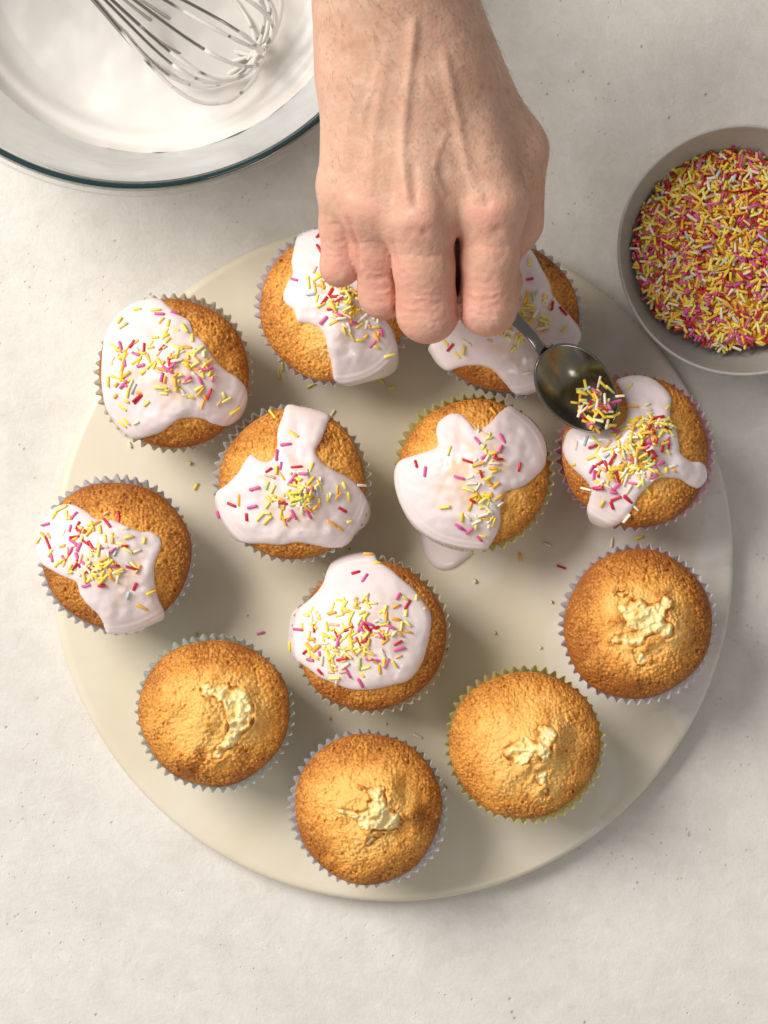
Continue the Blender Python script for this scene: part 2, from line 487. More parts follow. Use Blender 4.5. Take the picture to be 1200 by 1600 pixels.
def make_cake(parent, dome, brown0, tears=()):
    N = 172
    lin = np.linspace(-1, 1, N); A_, B_ = np.meshgrid(lin, lin, indexing='ij')
    cx_u = A_*np.sqrt(1-B_**2/2); cy_u = B_*np.sqrt(1-A_**2/2)
    Q = np.hypot(cx_u, cy_u)
    Rm = dome.rim(cx_u+1e-9, cy_u)
    x = cx_u*Rm; y = cy_u*Rm
    z = dome.z(x, y)
    s = dome.seed
    g = worley(x/.00135+s*3, y/.00135, s); g2 = worley(x/.0009, y/.0009+s, s+3)
    grm = .55 + .75*sstep(-.4, .5, fbm(x/.011, y/.011, s+55, 2))
    gr = (.55-np.minimum((g/.62)**2, 1.2))*.00050*grm + (.55-np.minimum((g2/.62)**2, 1.2))*.00034*grm + .00030*perlin(x/.004, y/.004+s, s+9)
    pits = sstep(.16, .05, worley(x/.0062+s, y/.0062, s+21))*.0009
    fade = sstep(1.0, .93, Q)
    z = z + (gr - pits)*(.35+.65*fade)
    brt = 0
    for tp in tears:
        sd = poly_sd(x, y, tp)[0].reshape(x.shape)
        nz = perlin(x/.0040, y/.0040, s+66)
        rid = np.exp(-((sd+.0006)/.0011)**2)*(sd < .0008)
        z = z + .0012*rid*np.clip(.05+1.9*nz, -.2, 1.7) - .0018*sstep(-.0002, .0012, sd)
        brt = brt + .55*rid*np.clip(-.1+1.7*nz, -.3, 1) - .30*sstep(-.007, 0, sd)
    br = brt + brown0 + .01 + .56*sstep(.40, 1.0, Q) + .17*fbm(x/.016, y/.016, s+40, 3) + .12*sstep(.9, 1, Q)
    V = np.stack([x, y, z], -1).reshape(-1, 3)
    F = grid_faces(N, N)[:, ::-1].tolist()
    # crust turns down inside the case
    per = [i*N for i in range(N)] + [(N-1)*N+j for j in range(1, N)] + [i*N+N-1 for i in range(N-2, -1, -1)] + [j for j in range(N-2, 0, -1)]
    base = len(V); low = V[per].copy(); low[:, :2] *= .965; low[:, 2] -= .006
    V = np.concatenate([V, low]); na = len(per)
    for j in range(na):
        j2 = (j+1) % na
        F.append([per[j], per[j2], base+j2, base+j])
    for (px, py, ph, pw) in dome.peaks:
        if pw < .0031: br = br + .55*np.exp(-((x-px)**2+(y-py)**2)/(2*pw*pw))
        elif ph > 0: br = br - .16*np.exp(-((x-px)**2+(y-py)**2)/(2*.009**2))
    br = np.r_[br.ravel(), np.full(na, .9)]
    return mk('sponge', V, F, M_sponge, parent, True, {'brown': br})

def clip_grid(poly, step, grow=0.0):
    """grid of points clipped to a polygon, border points snapped to the outline; returns x,y,sd,faces"""
    mn = poly.min(0)-2*step-grow; mx_ = poly.max(0)+2*step+grow
    gx = np.arange(mn[0], mx_[0], step); gy = np.arange(mn[1], mx_[1], step)
    X, Y = np.meshgrid(gx, gy); sd, nx, ny = poly_sd(X, Y, poly); sd = sd + grow
    shp = X.shape
    ins = (sd > 0).reshape(shp)
    cell = ins[:-1, :-1] | ins[1:, :-1] | ins[:-1, 1:] | ins[1:, 1:]
    F = grid_faces(*shp)[cell.ravel()]
    x = X.ravel().copy(); y = Y.ravel().copy()
    out = sd <= 0
    if grow == 0: x[out] = nx[out]; y[out] = ny[out]
    sdd = np.where(out, 0, sd)
    used, inv = np.unique(F, return_inverse=True)
    return x[used], y[used], sdd[used], inv.reshape(-1, 4)

def make_icing(parent, dome, poly, seed, T=.0022, w=.0024, thin=.6):
    def thick(sd, x, y):
        q = np.clip(sd/w, 0, 1)
        t = T*np.sqrt(np.clip(1-(1-q)**2, 0, 1))
        t = t*(1+.15*sstep(w*.4, w*1.3, sd)*sstep(w*4, w*1.4, sd))     # thicker bead near the edge
        return t*(1+.16*perlin(x/.012+seed, y/.012, seed)) 
    x, y, sd, F = clip_grid(poly, .00048)
    z = dome.z(x, y, True) + thick(sd, x, y) - .0008*(sd < 1e-9)
    # thin peach patches where sponge shows through near the peaks
    tm = np.clip(sstep(.05, .75, fbm(x/.011+seed, y/.011, seed+3, 3)+.42)*sstep(w*1.2, w*3.5, sd)*thin, 0, 1)*sstep(.024, .008, np.hypot(x, y))
    o = mk('icing', np.stack([x, y, z], -1), F, M_icing, parent, True, {'thin': tm})
    # hem: outline turned down into the cake
    def zf(px, py):
        s_, _, _ = poly_sd(np.atleast_1d(np.float64(px)), np.atleast_1d(np.float64(py)), poly)
        s_ = np.maximum(s_, 0)
        return (dome.z(px, py, True) + thick(s_, px, py))[0]
    return o, zf

CR = {}
def cupcake(label, cx, cy, case, seed, org, sca, outline=None, spr=(), clusters=(), h=.0155, peaks=(), brown=.22, crumbs=(), lump=.0011, T=.0017, thin=.8):
    c = P(cx, cy, BT+.038)
    root = empty('cupcake', (c.x, c.y, BT))
    tag(root, label, 'cupcake', 'cupcakes on the marble board')
    def loc(u, v):
        return ((org[0]+u/sca-cx)*KC, -(org[1]+v/sca-cy)*KC)
    pk = [(*loc(u, v), ph, pw) for (u, v, ph, pw) in peaks]
    dome = Dome(seed, h, pk, lump)
    make_case(root, case, seed)
    make_cake(root, dome, brown, [catmull([loc(*p) for p in cr['o']], 6) for cr in crumbs])
    if outline:
        poly = catmull([loc(*p) for p in outline], 7)
        ic, zf = make_icing(root, dome, poly, seed, T=T, thin=thin)
        pts = []
        sfx = {'r': 'red', 'p': 'pink', 'o': 'orange', 'y': 'yellow', 'w': 'cream', 'b': 'blue', 'g': 'green', 'l': 'lemon', 'e': 'peach'}
        def drop(x, y, color, ang, lift=0.0, li=None, pitch=None):
            nn = dome.normal(x, y, zf)
            z = zf(x, y)
            pitch = random.uniform(-.12, .12) if pitch is None else pitch
            put_sprinkle(color, Vector((x, y, z)) + nn*(random.uniform(-.0001, .0004)+lift), ang, pitch, ic, nn, li)
        for q in spr:
            u, v, ang, cc = q[:4]
            x, y = loc(u, v); drop(x, y, sfx[cc], R_(ang), .0003, random.choice((2, 2, 3, 1)))
        for (u, v, su, sv, nn_, wts, layers) in clusters:
            k = 0; tries = 0
            while k < nn_ and tries < nn_*12:
                tries += 1
                uu = random.gauss(u, su); vv = random.gauss(v, sv)
                x, y = loc(uu, vv)
                s_, _, _ = poly_sd(np.array([x]), np.array([y]), poly)
                if s_[0] < .0010: continue
                dd = ((uu-u)/su)**2 + ((vv-v)/sv)**2
                lay = random.random()*layers*max(0, 1-dd/2.2)
                drop(x, y, pick_color(wts), random.uniform(0, math.pi), lay*.0012, None, random.uniform(-.45, .45) if lay > .6 else None)
                k += 1
    for ci, cr in enumerate(crumbs):
        poly = catmull([loc(*p) for p in cr['o']], 8)
        nv = len(poly); jt = np.arange(nv)*.37
        poly = poly + .0006*np.stack([perlin(jt, jt*0+seed, 91), perlin(jt, jt*0+seed+.5, 92)], -1)
        x, y, sd, F = clip_grid(poly, .00034, .0013)
        hh = cr.get('h', .0022)
        m = sstep(0.0, .0030, sd)
        rdg = 1-np.abs(fbm(x/.0058+ci, y/.0058+seed, seed+60, 3))*1.6
        wl = worley(x/.0024, y/.0024, seed+61)
        z = dome.z(x, y) - .0013 + (.0011+hh*.5)*m + (.0016*(rdg-.6) + .0013*(.5-wl))*(.25+.75*m) + .0006*(.5-worley(x/.0011, y/.0011, seed+62))
        br = .12 + .95*sstep(.0036, .0006, sd + .0011*perlin(x/.0024, y/.0024+ci, seed+97)) + .50*fbm(x/.0050, y/.0050, seed+3, 4) + .22*sstep(.35, .85, wl) + .15*(.6-rdg)
        mk('torn_crumb', np.stack([x, y, z], -1), F, M_crumb, root, True, {'brown': br})
    return root, dome, loc

# A
cupcake('iced cupcake nearest the glass bowl, icing sliding off its left side', 271, 582, 'cream', 3, (140, 430), 4.286,
 [(460,155),(540,215),(600,265),(680,315),(715,400),(780,460),(850,570),(920,640),(1000,690),(1050,760),(1052,860),(1000,960),(920,1010),(840,1005),(760,970),(640,965),(560,1010),(480,1060),(340,1095),(230,1085),(155,1010),(105,900),(82,770),(78,640),(95,430),(150,300),(230,205),(330,155)],
 [(305,475,55,'r'),(508,505,45,'r'),(560,600,-80,'r'),(335,832,40,'r'),(815,805,70,'r'),(335,545,-25,'p'),(480,272,-5,'p'),(575,262,0,'p'),(230,495,-70,'p'),(370,620,10,'p'),(550,650,-35,'p'),(512,700,80,'p'),(780,642,0,'p'),(810,640,8,'p'),(760,720,-60,'p'),(265,745,-25,'p'),(250,740,40,'p'),(680,712,30,'p'),(315,770,60,'b'),(240,350,30,'g'),(325,235,0,'y'),(455,245,0,'y'),(210,310,60,'y'),(650,370,-75,'y'),(680,505,0,'o'),(905,810,-60,'l'),(920,840,20,'l'),(255,980,-40,'y'),(975,910,20,'y')],
 [(600,670,80,90,22,YEL,1.2),(760,690,70,110,18,YEL,1),(520,560,170,130,40,YEL,0),(230,720,90,170,30,YEL,.3)], h=.0155, peaks=[(600,640,.002,.008)], brown=.34)
# B
cupcake('iced cupcake directly under the little finger of the hand', 522, 478, 'lilac', 5, (380, 340), 4.286,
 [(370,100),(450,70),(540,75),(650,110),(750,200),(790,300),(800,460),(815,560),(850,640),(940,680),(1005,760),(1040,900),(1030,1000),(950,1060),(820,1100),(700,1125),(610,1090),(595,1000),(570,900),(545,800),(500,750),(440,725),(370,712),(345,640),(290,590),(270,530),(305,440),(335,390),(325,300),(345,180)],
 [(515,120,60,'r'),(515,228,-60,'r'),(595,525,60,'r'),(620,555,0,'r'),(550,580,50,'r'),(600,635,10,'r'),(545,708,45,'p'),(735,728,0,'p'),(925,780,-70,'p'),(350,432,-20,'p'),(980,925,0,'l'),(895,685,90,'w'),(725,570,65,'y'),(800,690,50,'w'),(710,755,-65,'w'),(680,780,-60,'y'),(500,430,30,'y'),(530,410,-20,'y')],
 [(690,590,75,85,58,YEL,2.2),(520,440,50,40,8,YEL,.5),(850,810,50,50,9,YEL,.3)], h=.015, peaks=[(690,600,.0035,.006),(620,800,.0015,.004)], brown=.16)
# C
cupcake('iced cupcake half hidden by the index finger and spoon handle', 789, 497, 'blue', 8, (640, 370), 4.138,
 [(125,705),(140,760),(190,830),(250,865),(340,845),(440,840),(530,870),(610,950),(680,1015),(740,1022),(830,1000),(930,950),(1010,860),(1085,710),(1112,655),(1100,590),(1040,520),(960,440),(915,380),(900,310),(850,210),(815,130),(770,70),(690,90),(560,120),(430,200),(340,350),(300,500),(220,620)],
 [(765,295,20,'r'),(905,465,70,'r'),(980,492,-35,'r'),(262,722,40,'r'),(765,180,85,'y'),(345,745,80,'y'),(990,605,30,'y'),(800,400,60,'b'),(745,420,85,'e'),(840,560,-20,'l'),(870,570,-15,'l'),(755,885,10,'w')],
 [(790,520,70,90,34,YEL,1.8),(620,660,60,40,16,YEL,1.2),(310,740,40,30,3,YEL,0)], h=.015, peaks=[(780,450,.002,.006),(620,640,.002,.005)], brown=.3)
# D
cupcake('iced cupcake with a narrow tongue of icing reaching its top edge', 457, 756, 'white', 11, (320, 610), 4.286,
 [(550,95),(640,105),(740,125),(835,165),(820,240),(790,330),(750,410),(800,490),(880,540),(960,580),(1030,640),(1090,740),(1110,820),(1080,900),(1010,960),(980,1010),(920,1050),(820,1055),(720,1035),(620,1020),(520,1035),(400,1030),(280,1025),(190,1000),(130,920),(85,830),(60,750),(80,680),(160,620),(230,550),(280,470),(320,430),(380,470),(430,480),(470,450),(490,370),(490,280),(520,180)],
 [(440,540,35,'r'),(535,755,-10,'r'),(290,848,85,'r'),(925,800,-30,'r'),(190,765,-15,'r'),(625,520,0,'r'),(625,625,-70,'r'),(495,440,-85,'p'),(520,510,85,'p'),(345,660,15,'p'),(330,778,20,'p'),(550,370,10,'p'),(670,565,-5,'p'),(600,600,50,'p'),(605,830,-65,'p'),(700,825,-60,'p'),(95,830,60,'p'),(850,890,-30,'o'),(900,920,-35,'o'),(490,540,85,'y'),(755,680,-70,'b'),(700,735,0,'b'),(660,800,-85,'w'),(455,165,-60,'y'),(1048,637,0,'w'),(520,830,85,'y'),(540,870,-70,'o'),(380,845,50,'l'),(430,640,70,'g'),(600,300,-40,'y')],
 [(670,680,60,60,36,YEL,2),(590,740,180,110,34,YEL,.2)], h=.0155, peaks=[(690,650,.003,.006),(780,330,.001,.003)], brown=.2)
# E
cupcake('iced cupcake with lobed icing and a white drip pooling on the board below it', 740, 739, 'yellow', 14, (590, 600), 4.138,
 [(420,220),(480,190),(540,200),(590,250),(632,300),(680,285),(730,245),(790,180),(860,140),(930,180),(1010,230),(1070,320),(1095,430),(1080,530),(1020,600),(940,660),(850,690),(805,715),(790,800),(790,900),(760,990),(700,1075),(620,1092),(520,1080),(400,1040),(300,980),(220,910),(150,790),(110,660),(110,550),(150,490),(240,460),(340,430),(385,400),(375,320),(385,260)],
 [(250,520,-60,'r'),(572,505,-20,'r'),(655,588,-70,'r'),(605,755,-35,'r'),(745,470,85,'r'),(770,492,0,'r'),(905,540,80,'r'),(305,570,85,'p'),(520,608,-15,'p'),(635,380,-65,'p'),(795,360,-60,'p'),(780,430,60,'p'),(540,935,-35,'p'),(520,915,-40,'p'),(590,945,60,'p'),(655,998,-60,'p'),(742,180,-60,'o'),(645,310,85,'w'),(600,645,3,'w'),(685,500,60,'w'),(740,520,0,'w'),(455,440,80,'l'),(430,795,20,'y'),(540,860,85,'y'),(630,920,85,'l'),(740,890,85,'y'),(675,845,20,'w'),(775,780,25,'w'),(590,790,70,'o')],
 [(690,700,55,120,40,YEL,.8),(680,430,30,60,8,YEL,.3)], h=.0155, peaks=[(680,500,.0025,.006),(480,620,.0015,.008)], brown=.15, thin=1.0)
# F
rootF, domeF, locF = cupcake('iced cupcake in a pink case under the spoon, heaped with sprinkles', 994, 706, 'pink', 17, (860, 570), 4.444,
 [(455,115),(520,80),(600,70),(690,85),(780,150),(830,230),(820,310),(812,390),(850,450),(870,560),(885,620),(960,670),(1050,680),(1090,740),(1080,810),(1020,860),(950,840),(880,800),(800,790),(730,790),(680,830),(620,890),(590,930),(560,1000),(510,1080),(430,1130),(360,1130),(290,1090),(255,1010),(265,930),(270,860),(220,790),(130,700),(85,600),(95,520),(130,450),(200,440),(300,460),(420,450),(490,400),(515,300),(490,200)],
 [(280,572,20,'r'),(320,858,10,'r'),(440,775,-75,'r'),(510,920,-50,'r'),(520,935,-45,'r'),(440,930,30,'r'),(415,975,-75,'r'),(310,700,20,'r'),(365,705,-65,'r'),(720,380,10,'r'),(670,390,20,'r'),(640,620,-55,'r'),(625,600,-50,'r'),(665,660,20,'r'),(420,885,-10,'p'),(270,730,60,'p'),(285,770,80,'p'),(430,470,-40,'p'),(690,775,5,'p'),(730,690,10,'p'),(240,862,0,'w'),(580,990,-50,'w'),(515,1060,85,'w'),(350,960,65,'y'),(500,800,70,'w'),(655,870,-60,'y'),(540,155,60,'l')],
 [(590,560,110,120,95,dict(yellow=30,lemon=22,orange=18,cream=22,red=4,pink=5,peach=5,green=3,blue=3),3.0),(700,450,90,60,40,None,2.5),(430,700,120,100,45,YEL,.8),(600,730,90,60,25,YEL,.6)], h=.0155, peaks=[(640,520,.003,.007)], brown=.3, thin=.25, T=.0024)
# G
cupcake('iced cupcake at the far left edge of the board, icing crossing it diagonally', 180, 867, 'blue', 21, (40, 730), 4.286,
 [(240,250),(330,250),(420,290),(500,345),(600,350),(700,390),(780,425),(860,430),(915,470),(922,540),(890,620),(880,700),(885,800),(900,880),(925,950),(920,1020),(840,1060),(740,1110),(620,1125),(545,1118),(520,1040),(490,980),(430,920),(380,850),(360,770),(290,740),(200,700),(110,650),(75,580),(70,480),(100,380),(165,290)],
 [(378,388,60,'r'),(410,428,-15,'r'),(358,465,0,'r'),(165,508,-55,'r'),(365,660,45,'r'),(465,678,35,'r'),(740,670,-15,'r'),(540,782,0,'r'),(755,792,70,'r'),(645,335,-80,'r'),(572,375,-60,'r'),(385,640,-60,'r'),(145,385,0,'p'),(195,605,-65,'p'),(285,605,-40,'p'),(350,500,-30,'p'),(395,530,55,'p'),(525,540,5,'p'),(615,555,35,'p'),(380,590,-60,'p'),(605,655,-10,'p'),(420,635,-30,'p'),(435,785,20,'p'),(330,560,60,'p'),(560,310,35,'e'),(715,465,10,'l'),(705,850,80,'b'),(645,735,85,'w'),(205,325,70,'y'),(130,450,-30,'o'),(95,490,30,'l'),(790,930,-40,'o'),(850,830,0,'y'),(255,280,10,'l'),(295,320,-70,'l')],
 [(500,640,150,90,60,YEL,.8),(430,450,130,90,20,YEL,.3),(650,470,90,40,5,YEL,0)], h=.0155, peaks=[(520,560,.002,.007)], brown=.36)
# H
cupcake('iced cupcake in the middle of the board, icing almost covering its top', 580, 994, 'cream', 25, (430, 850), 4.286,
 [(655,60),(690,110),(780,170),(860,240),(930,300),(1000,390),(1040,450),(1045,550),(1020,680),(980,800),(900,905),(800,935),(700,960),(600,972),(500,968),(400,930),(300,890),(200,820),(120,770),(78,690),(80,600),(105,470),(180,410),(260,340),(320,260),(345,180),(380,120),(460,75),(560,58)],
 [(540,190,20,'r'),(265,562,-80,'r'),(420,600,-55,'r'),(497,558,25,'r'),(305,845,-40,'r'),(455,755,15,'r'),(820,650,25,'r'),(208,715,30,'r'),(615,545,-50,'r'),(560,640,-60,'r'),(600,635,25,'r'),(670,550,20,'r'),(600,225,65,'p'),(820,345,55,'p'),(155,570,-5,'p'),(630,755,-10,'p'),(670,762,-12,'p'),(575,915,-70,'p'),(745,785,60,'p'),(490,850,-65,'p'),(620,520,-20,'p'),(590,570,-50,'p'),(575,545,60,'p'),(830,690,10,'p'),(710,600,-50,'p'),(430,640,70,'p'),(240,768,0,'p'),(770,545,-25,'p'),(620,75,0,'o'),(385,455,5,'o'),(250,630,0,'o'),(270,690,40,'o'),(600,360,50,'y'),(545,390,80,'y'),(735,430,70,'l'),(730,510,0,'b'),(800,790,-55,'y'),(470,800,40,'w'),(320,770,75,'w'),(840,540,80,'l'),(600,700,85,'y'),(100,690,40,'y'),(400,885,20,'l')],
 [(540,580,210,160,80,YEL,.2),(650,560,80,100,22,YEL,1),(330,740,130,90,24,YEL,.3)], h=.0145, peaks=[(610,560,.0012,.008)], brown=.34, thin=.4, lump=.0007)
# plain ones
cupcake('plain uniced cupcake at the right of the board with the darkest brown crust', 997, 976, 'lilac', 31, (860, 840), 4.286, brown=.42, h=.016,
 peaks=[(770,570,.0048,.0055),(520,480,.0015,.006),(625,690,.0028,.0026),(770,455,.0022,.0020),(800,780,.0014,.004),(500,395,.0010,.0018),(700,390,.0012,.0018),(425,540,.0010,.0020),(640,810,.0010,.0016)], lump=.0016,
 crumbs=[dict(o=[(420,445),(490,435),(505,405),(580,400),(640,425),(700,412),(750,372),(800,420),(765,470),(735,520),(790,570),(790,640),(730,665),(650,640),(600,690),(560,722),(480,712),(395,700),(390,665),(450,632),(520,612),(480,585),(455,520)], h=.0026),
         dict(o=[(520,745),(570,735),(630,770),(640,800),(600,850),(560,840)], h=.0015), dict(o=[(420,350),(490,360),(470,400),(430,390)], h=.0010)])
cupcake('plain uniced cupcake at lower left with a curved crescent crack in its crust', 334, 1114, 'green', 33, (190, 980), 4.286, brown=.2, h=.016,
 peaks=[(610,570,.0042,.0055),(860,560,.0028,.0045),(630,345,.0018,.0020),(850,430,.0020,.0022),(450,940,.0012,.003),(560,820,-.001,.002),(560,470,.0012,.0018),(790,800,.0014,.0020),(610,640,.0010,.0018)], lump=.0016,
 crumbs=[dict(o=[(535,400),(580,350),(640,380),(700,365),(790,385),(870,430),(905,540),(890,640),(840,690),(790,760),(720,820),(665,872),(620,862),(632,790),(690,740),(722,660),(718,580),(700,510),(650,465),(570,452)], h=.0022)])
cupcake('plain uniced cupcake at the bottom of the board in a pale lilac and blue case', 575, 1264, 'blue', 36, (440, 1130), 4.286, brown=.24, h=.016,
 peaks=[(710,520,.0042,.006),(735,385,.0030,.0022),(480,480,.0018,.005),(890,590,.0026,.0029),(800,700,-.0012,.003),(410,605,.0013,.0018),(590,700,.0012,.0018),(520,400,.0010,.0018)], lump=.0016,
 crumbs=[dict(o=[(515,372),(560,395),(620,392),(690,385),(705,430),(720,520),(780,570),(825,640),(760,690),(680,700),(600,690),(540,680),(490,625),(430,590),(365,565),(325,515),(390,540),(470,545),(560,545),(590,470),(560,410)], h=.0024),
         dict(o=[(560,770),(600,730),(660,720),(700,725),(640,760),(580,800)], h=.0008)])
cupcake('plain uniced cupcake in a yellow case with a sharp torn peak', 820, 1164, 'yellow', 39, (680, 1030), 4.286, brown=.12, h=.0165,
 peaks=[(710,570,.0058,.0055),(800,480,.0036,.0029),(570,705,.0022,.0019),(710,370,.0016,.0026),(800,600,.0018,.0028),(690,820,.0010,.0016)], lump=.0013,
 crumbs=[dict(o=[(670,425),(720,415),(785,425),(795,480),(765,570),(745,650),(690,660),(645,600),(600,680),(530,680),(445,625),(450,565),(520,520),(580,480),(640,510),(665,480)], h=.0022),
         dict(o=[(650,745),(690,700),(745,720),(730,790),(690,830),(655,800)], h=.0012), dict(o=[(700,860),(735,835),(760,890),(740,920)], h=.0008)])

# drip of icing on the board
poly = catmull([(x*.27e-3*(H-BT)/H, -y*.27e-3*(H-BT)/H) for x, y in [(-40,-30),(0,-36),(36,-22),(40,0),(24,16),(8,27),(-12,30),(-28,20),(-38,2)]], 8)
x, y, sd, F = clip_grid(poly, .0006)
z = .0030*np.sqrt(np.clip(1-(1-np.clip(sd/.0045, 0, 1))**2, 0, 1)) - .0003*(sd < 1e-9)
o = mk('icing_drip', np.stack([x, y, z], -1), F, M_icing, None, True, {'thin': x*0})
o.location = P(700, 861, BT)
tag(o, 'white puddle of runny icing on the marble below a cupcake', 'icing')

# ------------------------------------------------------------------ loose sprinkles on the board
CN = {'yellow': 'yellow', 'lemon': 'pale yellow', 'orange': 'orange', 'cream': 'cream', 'red': 'red', 'pink': 'pink'}
loose = [(441,572,-85,'lemon','pale yellow sprinkle standing along the left of the cupcake under the little finger'),
 (436,586,-80,'yellow','short yellow sprinkle below the left flank of the cupcake under the hand'),
 (486,602,25,'lemon','pale yellow sprinkle on the marble just below the cupcake under the little finger'),
 (594,595,-35,'lemon','pale yellow sprinkle slanting on the marble below the ring fingertip'),
 (611,606,20,'lemon','tiny pale yellow sprinkle on bare marble between two cupcakes under the hand'),
 (203,695,-65,'cream','cream sprinkle on the marble below the cupcake nearest the glass bowl'),
 (520,645,55,'cream','cream sprinkle leaning at the tip of the narrow icing tongue'),
 (306,760,60,'yellow','lone yellow sprinkle end on bare marble at the left'),
 (877,886,-20,'red','single red sprinkle lying on bare marble right of centre'),
 (407,989,15,'pink','single dull pink sprinkle on bare marble above the plain cupcakes'),
 (652,1150,-25,'cream','cream sprinkle between the bottom plain cupcake and the yellow cased one'),
 (956,848,85,'cream','upright cream sprinkle on marble below the pink cased cupcake'),
 (999,840,20,'yellow','yellow sprinkle touching the lower edge of the pink cased cupcake'),
 (855,851,-20,'cream','faint cream sprinkle right of the cupcake with the dripping icing'),
 (813,871,-85,'orange','orange sprinkle on marble right of the icing puddle')]
for px, py, a, c, lab in loose:
    o = put_sprinkle(c, P(px, py, BT+.0006), R_(a), 0, None, None, random.choice((1, 2)))
    tag(o, lab, 'sprinkle', 'sprinkles scattered on the marble board')

# ------------------------------------------------------------------ ceramic bowl of sprinkles
CBZ = .040
cc = P(1163, 391, CBZ); CB = 199 * S*(H-CBZ)/H
cx_, cy_ = cc.x, cc.y
prof = [(.0005, .0), (CB*.50, .0), (CB*.56, .0012), (CB*.72, .009), (CB*.88, .022), (CB*.965, .0345), (CB*.992, CBZ-.0012), (CB*.985, CBZ), (CB*.968, CBZ-.0006), (CB*.945, .0345), (CB*.86, .022), (CB*.70, .0115), (CB*.5, .0065), (.0005, .0055)]
prof = catmull(prof, 4, closed=False); prof[:, 0] = np.maximum(prof[:, 0], .0004)
V, F = lathe(prof, 160)
ang = np.arctan2(V[:, 1], V[:, 0]); V[:, :2] *= (1+.006*np.sin(2*ang+1)+.003*np.sin(5*ang))[:, None]
o = mk('ceramic_bowl', V, F, M_ceramic); o.location = (cx_, cy_, 0)
tag(o, 'small grey stoneware bowl full of coloured sprinkles', 'bowl')
PR = .0405
def pile_z(x, y):
    r = math.hypot(x, y)
    return .0240 + .0030*(1-(r/PR)**2) + .0016*float(perlin(np.array([x/.014]), np.array([y/.014]), 5)[0])
BOWLW = dict(yellow=27, lemon=12, orange=15, cream=12, red=14, pink=17, peach=4, green=3, blue=2)
ADJ = {'yellow': 'bright yellow', 'lemon': 'pale lemon', 'orange': 'orange', 'cream': 'cream white', 'red': 'dark red', 'pink': 'magenta pink', 'peach': 'peach', 'green': 'dull green', 'blue': 'pale blue'}
def lie(yaw):
    d = math.degrees(yaw) % 180
    return 'level' if d < 22 or d >= 158 else 'rising rightward' if d < 68 else 'upright' if d < 112 else 'falling rightward'
HRS = ['three', 'two', 'one', 'twelve', 'eleven', 'ten', 'nine', 'eight', 'seven', 'six', 'five', 'four']
def where(x, y, R, edge):
    r = math.hypot(x, y)/R
    hr = HRS[int(((math.degrees(math.atan2(y, x)) % 360)+15)//30) % 12]
    return "at %s o'clock %s" % (hr, 'near the centre' if r < .4 else 'halfway out' if r < .75 else 'near the ' + edge)
used_labels = set()
mbs = MB(); mats = [M_spr[k] for k in SPC]; ck = list(SPC)
def mesh_np(me):
    v = np.empty(len(me.vertices)*3); me.vertices.foreach_get('co', v)
    return v.reshape(-1, 3), [list(p.vertices) for p in me.polygons]
SPN = {k: [mesh_np(m) for m in SPM[k]] for k in SPC}
def stuff_sprinkle(mb, color, loc, yaw, pitch):
    V, F = random.choice(SPN[color])
    M = np.array(Euler((random.random()*6, -pitch, yaw)).to_matrix())
    mb.add(V@M.T + np.array(loc), F, ck.index(color))
n_st = 0
while n_st < 2600:
    a = random.uniform(0, 2*math.pi); r = PR*math.sqrt(random.random())*1.01
    x, y = r*math.cos(a), r*math.sin(a)
    stuff_sprinkle(mbs, pick_color(BOWLW), (x, y, pile_z(x, y)-random.random()**1.3*.0035-.0004), random.uniform(0, 6.3), random.gauss(0, .3))
    n_st += 1
bed_r = np.linspace(.0005, PR*.97, 24); th = np.linspace(0, 2*np.pi, 72, endpoint=False)
Vb = np.array([(r*math.cos(a), r*math.sin(a), pile_z(r*math.cos(a), r*math.sin(a))-.0032) for r in bed_r for a in th])
mbs.add(Vb, grid_faces(24, 72, True), ck.index('orange'))
cx_ -= .0020; cy_ += .0024
o = mbs.build('sprinkle_pile', mats); o.location = (cx_, cy_, 0)
tag(o, 'deep pile of mixed sprinkles filling the grey stoneware bowl', 'sprinkles', None, 'stuff')
k = 0
while k < 222:
    a = random.uniform(0, 2*math.pi); r = PR*math.sqrt(random.random())*.97
    x, y = r*math.cos(a), r*math.sin(a)
    if cx_ + x > P(1197, 0, .025).x: continue
    c = pick_color(BOWLW)
    yw = random.uniform(0, 6.28)
    lab = "%s sprinkle %s %s in the grey bowl" % (ADJ[c], lie(yw), where(x, y, PR, 'rim'))
    if lab in used_labels: continue
    used_labels.add(lab)
    o = put_sprinkle(c, (cx_+x, cy_+y, pile_z(x, y)+.0004+random.random()*.0008), yw, random.gauss(0, .22), None, None, random.choice((2, 3, 3)))
    tag(o, lab, 'sprinkle', c + ' sprinkles topping the grey bowl'); k += 1

# ------------------------------------------------------------------ spoon
ZS = .0765
spoon = empty('teaspoon', P(903, 608, ZS))
tag(spoon, 'small dark steel teaspoon held in the hand, tipping out sprinkles', 'spoon')
ks = S*(H-ZS)/H
ax = Vector((.68, -.733, 0)).normalized(); ay = Vector((-ax.y, ax.x, 0))
Lh, Wh, Dp = 80*ks, 55.5*ks, .0085
def spoon_bowl_pts(off, scale):
    rows = []
    nr, na = 26, 72
    for i in range(nr):
        q = max(i/(nr-1), .004)
        for j in range(na):
            a = 2*math.pi*j/na
            u = math.cos(a)*q*scale; v = math.sin(a)*q*scale
            egg = 1 - .10*u
            dz = -Dp*(1-q**2.2) + off*(1 if q < 1 else 1)
            p = ax*(u*Lh) + ay*(v*Wh*egg)
            rows.append((p.x, p.y, dz - .0035*u))
    return np.array(rows), nr, na
Vi, nr, na = spoon_bowl_pts(0, .965); Vo, _, _ = spoon_bowl_pts(-.0009, 1.0)
Fi = grid_faces(nr, na, True); Fo = grid_faces(nr, na, True)[:, ::-1] + len(Vi)
F = Fi.tolist()+Fo.tolist()
